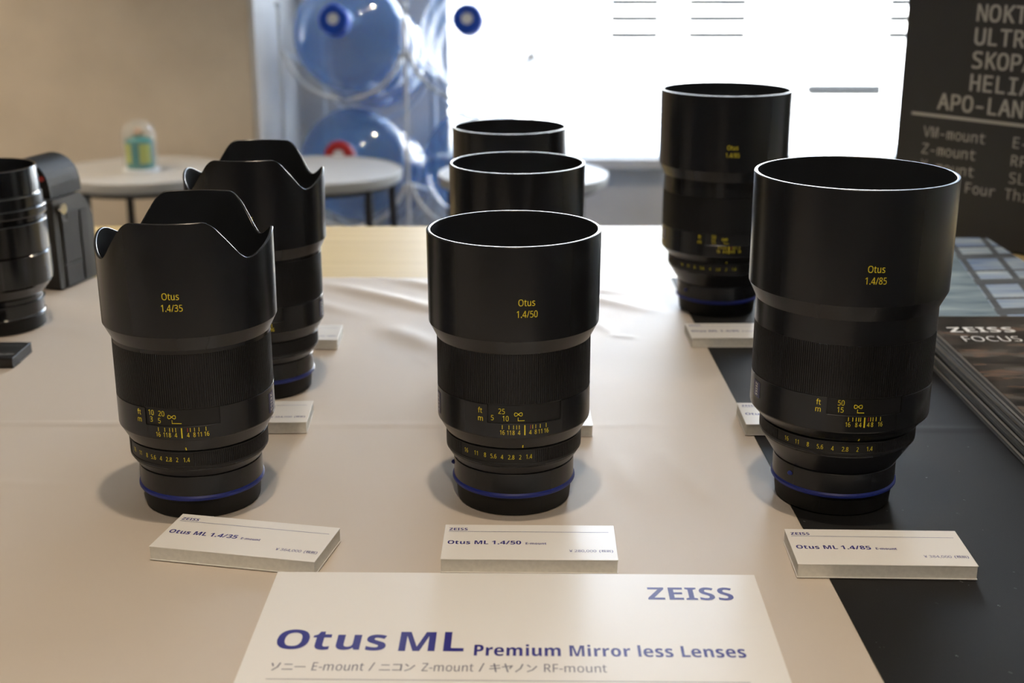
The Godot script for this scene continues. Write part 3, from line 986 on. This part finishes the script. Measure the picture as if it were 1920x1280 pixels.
func make_side_table(label: String, at: Vector3, turn: float, legs: Array) -> void:
	var t := thing("side_table", label, "table", at, turn, "small round side tables by the wall")
	var r := 172.0
	put("table_top", turned([Vector2(0, 528), Vector2(r - 4, 528), Vector2(r, 531), Vector2(r + 1, 540), Vector2(r + 1, 549), Vector2(r - 1, 550.5), Vector2(r - 3, 549.8), Vector2(r - 5, 548), Vector2(0, 548)], 72), M.table_grey, t)
	for a in legs:
		var s := st()
		var d := Vector3(sin(deg_to_rad(a)), 0, cos(deg_to_rad(a)))
		tube(s, [d * 0.150 + Vector3(0, 0.529, 0), d * 0.165 + Vector3(0, 0.0, 0)], 0.0085, 12)
		put("leg", s.commit(), M.steel_dark, t)
	var s2 := st()
	var hoop := []
	for i in 33:
		hoop.append(Vector3(sin(TAU * i / 32) * 0.150, 0.522, cos(TAU * i / 32) * 0.150))
	tube(s2, hoop, 0.006, 8)
	put("hoop", s2.commit(), M.steel_dark, t)

func make_bottle(label: String, at: Vector3, cap: Material) -> Node3D:
	# built upright with the neck up, then laid down so that the neck faces the room
	var t := thing("water_bottle", label, "bottle", at, 0.0, "blue water bottles lying in the rack")
	var lay := Basis(Vector3(1, 0, 0), deg_to_rad(74.0))
	t.basis = Basis(Vector3(0, 1, 0), deg_to_rad(-7.0)) * lay
	var prof := [Vector2(0, -336), Vector2(100, -340), Vector2(118, -334), Vector2(127, -318), Vector2(128, -240), Vector2(124, -228), Vector2(124, -214), Vector2(128, -202), Vector2(128, -110), Vector2(124, -98), Vector2(124, -84), Vector2(128, -72), Vector2(127, -10), Vector2(120, 10), Vector2(104, 26), Vector2(80, 42), Vector2(54, 56), Vector2(36, 68), Vector2(29, 82), Vector2(28, 110)]
	put("body", turned(prof, 64, true), M.bottle, t)
	put("cap", turned([Vector2(29, 86), Vector2(32, 88), Vector2(33, 92), Vector2(33, 122), Vector2(30, 126), Vector2(14, 127), Vector2(13, 124), Vector2(0, 124)], 32), cap, t)
	put("cap_seal", turned([Vector2(12.5, 124.4), Vector2(0, 124.6)], 24), M.cap_white, t)
	return t

func make_rack() -> void:
	var t := thing("bottle_rack", "white tubular rack holding blue water bottles beside the window", "rack", Vector3(-0.225, 0, -3.06), deg_to_rad(-7.0))
	for x in [-0.285, 0.0, 0.285]:
		for z in [0.10, -0.26]:
			var s := st()
			tube(s, [Vector3(x, 0, z), Vector3(x, 0.86, z)], 0.004, 12)
			var post := put("post", s.commit(), M.rack_white, t)
			var ball := SphereMesh.new()
			ball.radius = 0.008
			ball.height = 0.016
			ball.radial_segments = 16
			ball.rings = 8
			put("knob", ball, M.rack_white, post, Vector3(x, 0.865, z))
	for row in [0.50, 0.795]:
		for c in [-0.1425, 0.1425]:
			for z in [0.10, -0.20]:
				var pts := []
				var drop := (0.0 if z > 0 else -0.085)
				for i in 17:
					var a := lerpf(-1.35, 1.35, i / 16.0)
					pts.append(Vector3(c + sin(a) * 0.139, row + drop - cos(a) * 0.136, z))
				var s := st()
				tube(s, pts, 0.0045, 10)
				put("cradle", s.commit(), M.rack_white, t)
		for x in [-0.285, 0.0, 0.285]:
			var s := st()
			tube(s, [Vector3(x, row - 0.03, 0.10), Vector3(x, row - 0.115, -0.26)], 0.004, 10)
			put("side_rail", s.commit(), M.rack_white, t)

func make_toy(at: Vector3) -> void:
	var t := thing("domed_container", "clear domed container with a teal and yellow can inside on a round table", "container", at)
	put("base", turned([Vector2(0, 0), Vector2(37, 0), Vector2(38, 2), Vector2(37, 6), Vector2(0, 6)], 40), M.cap_white, t)
	var can := put("can", turned([Vector2(0, 6), Vector2(27, 6), Vector2(28, 8), Vector2(28, 62), Vector2(26, 65), Vector2(12, 70), Vector2(0, 71)], 40), mat(lin(0.004, 0.20, 0.20), 0.4), t)
	var s := st()
	for a in [-48.0, 38.0]:
		lathe(s, [Vector2(28.3, 18), Vector2(28.3, 58)], deg_to_rad(a - 25), deg_to_rad(a + 25), 10)
	put("label_panel", s.commit(), mat(lin(0.42, 0.48, 0.06), 0.5), can)
	put("figure", turned([Vector2(0, 71), Vector2(7, 71), Vector2(10, 76), Vector2(9, 83), Vector2(5, 88), Vector2(0, 89)], 24, true), mat(lin(0.45, 0.28, 0.16), 0.6), t)
	var clear := mat(lin(0.85, 0.9, 0.9, 0.12), 0.06)
	clear.transparency = BaseMaterial3D.TRANSPARENCY_ALPHA
	put("dome", turned([Vector2(36, 6), Vector2(36, 70), Vector2(34.5, 82), Vector2(29, 93), Vector2(20, 101), Vector2(9, 105), Vector2(0, 106)], 40, true), clear, t)

func make_downlight(label: String, at: Vector3, power: float, cone: float) -> void:
	var t := thing("ceiling_downlight", label, "lamp", at, 0.0, "ceiling downlights")
	put("housing", turned([Vector2(34, 0), Vector2(46, 0), Vector2(46, -30), Vector2(40, -34), Vector2(34, -28), Vector2(34, 0)], 32), M.rack_white, t)
	var glow := mat(lin(0.9, 0.8, 0.65), 0.5)
	glow.emission_enabled = true
	glow.emission = lin(1.0, 0.72, 0.42)
	glow.emission_energy_multiplier = 12.0
	put("lamp_face", turned([Vector2(0, -22), Vector2(33, -22), Vector2(33, -18), Vector2(0, -18)], 32), glow, t)
	var l := SpotLight3D.new()
	l.name = "lamp_light"
	l.light_color = Color(1.0, 0.915, 0.80)
	l.light_energy = power
	l.light_size = 0.033
	l.spot_range = 12.0
	l.spot_angle = cone
	l.spot_angle_attenuation = 0.6
	l.spot_attenuation = 2.0
	l.shadow_enabled = true
	t.add_child(l)
	l.position = Vector3(0, -0.036, 0)
	l.rotation.x = -PI / 2

# ------------------------------------------------------------------ scene
func _ready() -> void:
	# camera
	var cam := Camera3D.new()
	cam.name = "camera"
	add_child(cam)
	cam.position = Vector3(0, TY + 0.2834, 0)
	cam.rotation.x = deg_to_rad(-17.273)
	cam.fov = 29.267
	cam.near = 0.05
	cam.far = 80.0
	var lens := CameraAttributesPhysical.new()
	lens.frustum_focal_length = 45.96
	lens.frustum_focus_distance = 0.655
	lens.frustum_near = 0.05
	lens.frustum_far = 80.0
	lens.exposure_aperture = 10.5
	cam.attributes = lens
	cam.current = true
	# sky and exposure
	var env := Environment.new()
	var sky_mat := ProceduralSkyMaterial.new()
	sky_mat.sky_top_color = Color(0.80, 0.89, 1.0)
	sky_mat.sky_horizon_color = Color(0.93, 0.97, 1.0)
	sky_mat.ground_horizon_color = Color(0.70, 0.71, 0.72)
	sky_mat.ground_bottom_color = Color(0.60, 0.60, 0.60)
	var sky := Sky.new()
	sky.sky_material = sky_mat
	env.background_mode = Environment.BG_SKY
	env.sky = sky
	env.background_energy_multiplier = 14.5
	env.tonemap_mode = Environment.TONE_MAPPER_LINEAR
	env.tonemap_exposure = 1.0
	env.sdfgi_enabled = true
	env.ssao_enabled = true
	env.ssil_enabled = true
	var we := WorldEnvironment.new()
	we.name = "environment"
	we.environment = env
	add_child(we)
	# sun behind the building: it lights the street beyond the window, not the room
	var sun := DirectionalLight3D.new()
	sun.name = "sun"
	sun.light_color = Color(1.0, 0.96, 0.9)
	sun.light_energy = 18.0
	sun.light_angular_distance = 0.5
	sun.shadow_enabled = true
	sun.sky_mode = DirectionalLight3D.SKY_MODE_LIGHT_ONLY
	add_child(sun)
	sun.look_at_from_position(Vector3.ZERO, Vector3(0.25, -0.72, -0.65))
	make_materials()
	M.banner = mat(lin(0.040, 0.042, 0.049), 0.55, 0.0, 0.4)

	# ---- room shell
	struct("floor", box(Vector3(6.6, 0.1, 7.2), Vector3(-0.3, -0.05, -0.1)), M.floor)
	struct("ceiling", box(Vector3(6.6, 0.1, 7.2), Vector3(-0.3, 2.75, -0.1)), M.ceiling)
	struct("wall_left", box(Vector3(0.1, 2.7, 7.2), Vector3(-3.55, 1.35, -0.1)), M.grey_wall)
	struct("wall_right", box(Vector3(0.1, 2.7, 7.2), Vector3(2.95, 1.35, -0.1)), M.grey_wall)
	struct("wall_front", box(Vector3(6.4, 2.7, 0.1), Vector3(-0.3, 1.35, 3.45)), M.dark_wall)
	struct("wall_reveal", box(Vector3(0.012, 2.7, 0.6), Vector3(-0.564, 1.35, -3.206)), M.white_wall)
	struct("wall_alcove", box(Vector3(2.93, 2.7, 0.8), Vector3(-2.0355, 1.35, -3.3)), M.beige)
	var s := st()
	add_box(s, Vector3(3.47, 0.44, 0.2), Vector3(1.165, 0.22, -3.6))
	add_box(s, Vector3(0.352, 2.26, 0.2), Vector3(-0.394, 1.57, -3.6))
	add_box(s, Vector3(0.9, 2.26, 0.2), Vector3(2.45, 1.57, -3.6))
	add_box(s, Vector3(2.218, 0.45, 0.2), Vector3(0.891, 2.475, -3.6))
	struct("wall_back", s.commit(), M.white_wall)
	struct("trim_1", box(Vector3(2.20, 0.03, 0.03), Vector3(0.891, 0.430, -3.485), 0.004), M.white_wall)
	var win := Node3D.new()
	win.name = "window_1"
	win.set_meta("kind", "structure")
	add_child(win)
	win.position = Vector3(0.891, 1.351, -3.535)
	for e in [[Vector3(0.05, 1.798, 0.07), Vector3(-1.084, 0, 0)], [Vector3(0.05, 1.798, 0.07), Vector3(1.084, 0, 0)], [Vector3(2.118, 0.04, 0.07), Vector3(0, 0.879, 0)], [Vector3(2.118, 0.010, 0.07), Vector3(0, -0.906, 0)]]:
		put("window_frame", box(e[0], e[1], 0.004), M.window_frame, win)
	put("window_pane", box(Vector3(2.118, 1.760, 0.006), Vector3(0, -0.021, 0)), M.pane, win)
	# ---- outside
	struct("pavement", box(Vector3(40, 0.1, 30), Vector3(0, -0.05, -18.75)), M.concrete)
	var bld := thing("building", "sunlit white building across the street beyond the window", "building", Vector3(0, 0, -14.0))
	put("facade", box(Vector3(36, 4.5, 0.3), Vector3(0, 2.25, 0)), M.white_paint, bld)
	put("plinth", box(Vector3(36, 0.12, 0.36), Vector3(0, 0.06, 0)), M.white_paint, bld)
	for q in [[0.51, 0.765], [0.915, 1.22], [1.96, 2.30]]:
		var rail := thing("street_railing", "grey street railing of three bars seen through the window", "railing", Vector3((q[0] + q[1]) / 2, 0, -7.0), 0.0, "railings outside the window")
		for hgt in [0.513, 0.597, 0.680]:
			s = st()
			tube(s, [Vector3((q[0] - q[1]) / 2, hgt, 0), Vector3((q[1] - q[0]) / 2, hgt, 0)], 0.022, 10)
			put("bar", s.commit(), M.street_black, rail)
		for x in [(q[0] - q[1]) / 2, (q[1] - q[0]) / 2]:
			s = st()
			tube(s, [Vector3(x, 0, 0), Vector3(x, 0.78, 0)], 0.004, 8)
			put("post", s.commit(), M.rack_white, rail)

	# ---- the display table
	var table := thing("display_table", "long wooden table under satin and black cloths", "table", Vector3(0, 0, -0.7685))
	put("table_top", box(Vector3(1.8, 0.03, 1.097), Vector3(0, TY - 0.0016 - 0.015, 0), 0.003), M.wood, table)
	for x in [-0.84, 0.84]:
		for z in [-0.49, 0.49]:
			put("leg", box(Vector3(0.05, TY - 0.0316, 0.05), Vector3(x, (TY - 0.0316) / 2, z), 0.004), M.steel_dark, table)
	make_cloth("satin_tablecloth", "champagne satin tablecloth with soft folds covering most of the table", M.satin, true)
	make_cloth("black_tablecloth", "black cloth with pale lint under the magazines", M.black_cloth, false)

	# ---- lenses
	make_lens("35", "black lens with scalloped hood standing behind the tilted 1.4/35 price card", Vector3(-0.1632, TY, -0.6380), "display lenses on the satin cloth")
	make_lens("35", "black scalloped-hood lens farther back, hiding behind the other scalloped-hood lens", Vector3(-0.1620, TY, -0.8150), "display lenses on the satin cloth")
	var mid := make_lens("50", "black round-hooded lens marked 1.4/50, foremost of three in a row", Vector3(0.0009, TY, -0.6412), "display lenses on the satin cloth")
	copy(mid, "camera_lens", "black round-hooded lens, the middle one of three in a row", Vector3(0.0033, TY, -0.8380), 0.05)
	copy(mid, "camera_lens", "black round-hooded lens at the window end of the row of three", Vector3(-0.0018, TY, -1.0040), -0.08)
	var tall := make_lens("85", "tall black lens marked 1.4/85 standing on the cloth edge beside the magazines", Vector3(0.1699, TY, -0.6410), "display lenses on the satin cloth")
	copy(tall, "camera_lens", "tall black lens marked 1.4/85 nearer the window, behind its twin", Vector3(0.1630, TY, -1.0050), -0.03)
	make_faceted_lens("black lens with faceted focus ring standing before the camera body", Vector3(-0.389, TY, -0.954))
	make_camera_body("black mirrorless camera body with chrome strap lug beside the faceted lens", Vector3(-0.3687, TY, -1.080), deg_to_rad(-15.7))

	# ---- cards and signs
	make_card("1.4/35", " 364,000", "white price card for the scalloped-hood lens, set askew above the large sign", Vector3(-0.1279, TY, -0.5725), deg_to_rad(-11.5), "white price cards")
	make_card("1.4/50", " 280,000", "white price card reading 1.4/50, directly above the large sign", Vector3(0.0083, TY, -0.5672), deg_to_rad(-0.9), "white price cards")
	make_card("1.4/85", " 384,000", "white price card reading 1.4/85, lying across satin and black cloth", Vector3(0.1734, TY, -0.5617), deg_to_rad(-1.6), "white price cards")
	make_card("1.4/35", " 364,000", "white price card before the rear scalloped-hood lens", Vector3(-0.1640, TY, -0.7450), deg_to_rad(2.0), "white price cards")
	make_card("1.4/35", " 364,000", "white price card farther back beside the rear scalloped-hood lens, no lens behind it", Vector3(-0.1665, TY, -0.9110), deg_to_rad(1.0), "white price cards")
	make_card("1.4/50", " 280,000", "white price card between the first two lenses of the row of three", Vector3(0.0062, TY, -0.7400), deg_to_rad(1.0), "white price cards")
	make_card("1.4/85", " 384,000", "white price card peeping out behind the nearer tall lens", Vector3(0.1800, TY, -0.7420), deg_to_rad(-1.0), "white price cards")
	make_card("1.4/85", " 384,000", "white price card at the foot of the farther tall lens", Vector3(0.1700, TY, -0.9160), deg_to_rad(0.5), "white price cards")
	var dark := make_card("1.5/50", " 98,000", "small black card with grey print before the faceted lens", Vector3(-0.3830, TY, -0.8690), deg_to_rad(0.0), "white price cards", true)
	dark.remove_meta("group")
	make_sign(Vector3(0.0005, TY, -0.4622))
	make_banner()
	make_stack(Vector3(0.3755, TY, -0.7565), Vector2(0.176, 0.257), 14, 0, ["topmost magazine with dark cover and white title, beside the tall lens", "magazine with silvery page edges under the titled one beside the tall lens"], "magazines stacked beside the tall lens")
	make_stack(Vector3(0.3360, TY, -1.0115), Vector2(0.172, 0.250), 14, 1, ["topmost brochure with pale blue glass-building cover, behind the titled magazines", "brochure lower in the stack with the glass-building cover"], "brochures stacked behind the magazines")

	# ---- background furniture
	var stop := thing("wheel_stop", "grey concrete wheel stop on the bright pavement outside the window", "wheel stop", Vector3(2.20, 0, -8.75))
	put("block", box(Vector3(0.50, 0.07, 0.10), Vector3(0, 0.035, 0), 0.02), M.street_black, stop)
	make_side_table("round grey side table carrying the domed container", Vector3(-0.765, 0, -2.690), 0.0, [-32.0, 88.0, 208.0])
	make_side_table("bare round grey side table in front of the bottle rack", Vector3(-0.400, 0, -2.690), 0.0, [48.0, 100.0, 190.0, 280.0])
	make_side_table("bare round grey side table under the window, behind the row of three lenses", Vector3(0.022, 0, -2.650), 0.0, [48.0, 168.0, 288.0])
	make_toy(Vector3(-0.766, 0.5482, -2.686))
	make_rack()
	make_bottle("blue water bottle with blue cap, upper one by the wall side of the rack", Vector3(-0.372, 0.806, -3.02), M.cap_blue)
	make_bottle("blue water bottle with red cap, lower one by the wall side of the rack", Vector3(-0.372, 0.511, -3.02), M.cap_red)
	make_bottle("blue water bottle with blue cap, upper one against the window", Vector3(-0.082, 0.808, -3.000), M.cap_blue)
	make_bottle("blue water bottle, lower one against the window behind the row of three lenses", Vector3(-0.082, 0.514, -2.995), M.cap_blue)

	# ---- lamps
	make_downlight("round warm downlight in the ceiling above the lens display", Vector3(0.0, 2.70, -0.42), 1.4, 40.0)
	make_downlight("round warm downlight in the ceiling just in front of the display table", Vector3(0.0, 2.70, 1.00), 3.0, 50.0)
	make_downlight("round warm downlight in the ceiling by the wall facing the window", Vector3(0.0, 2.70, 2.40), 3.0, 50.0)
	make_downlight("added unseen warm downlight that brightens the beige wall", Vector3(-1.8, 2.70, -1.9), 6.0, 45.0)  # added wall washer, put in only to brighten the beige wall
	make_downlight("added unseen warm downlight that brightens the wall under the window", Vector3(0.7, 2.70, -2.3), 2.0, 45.0)  # added fill lamp that lifts the dim wall below the window
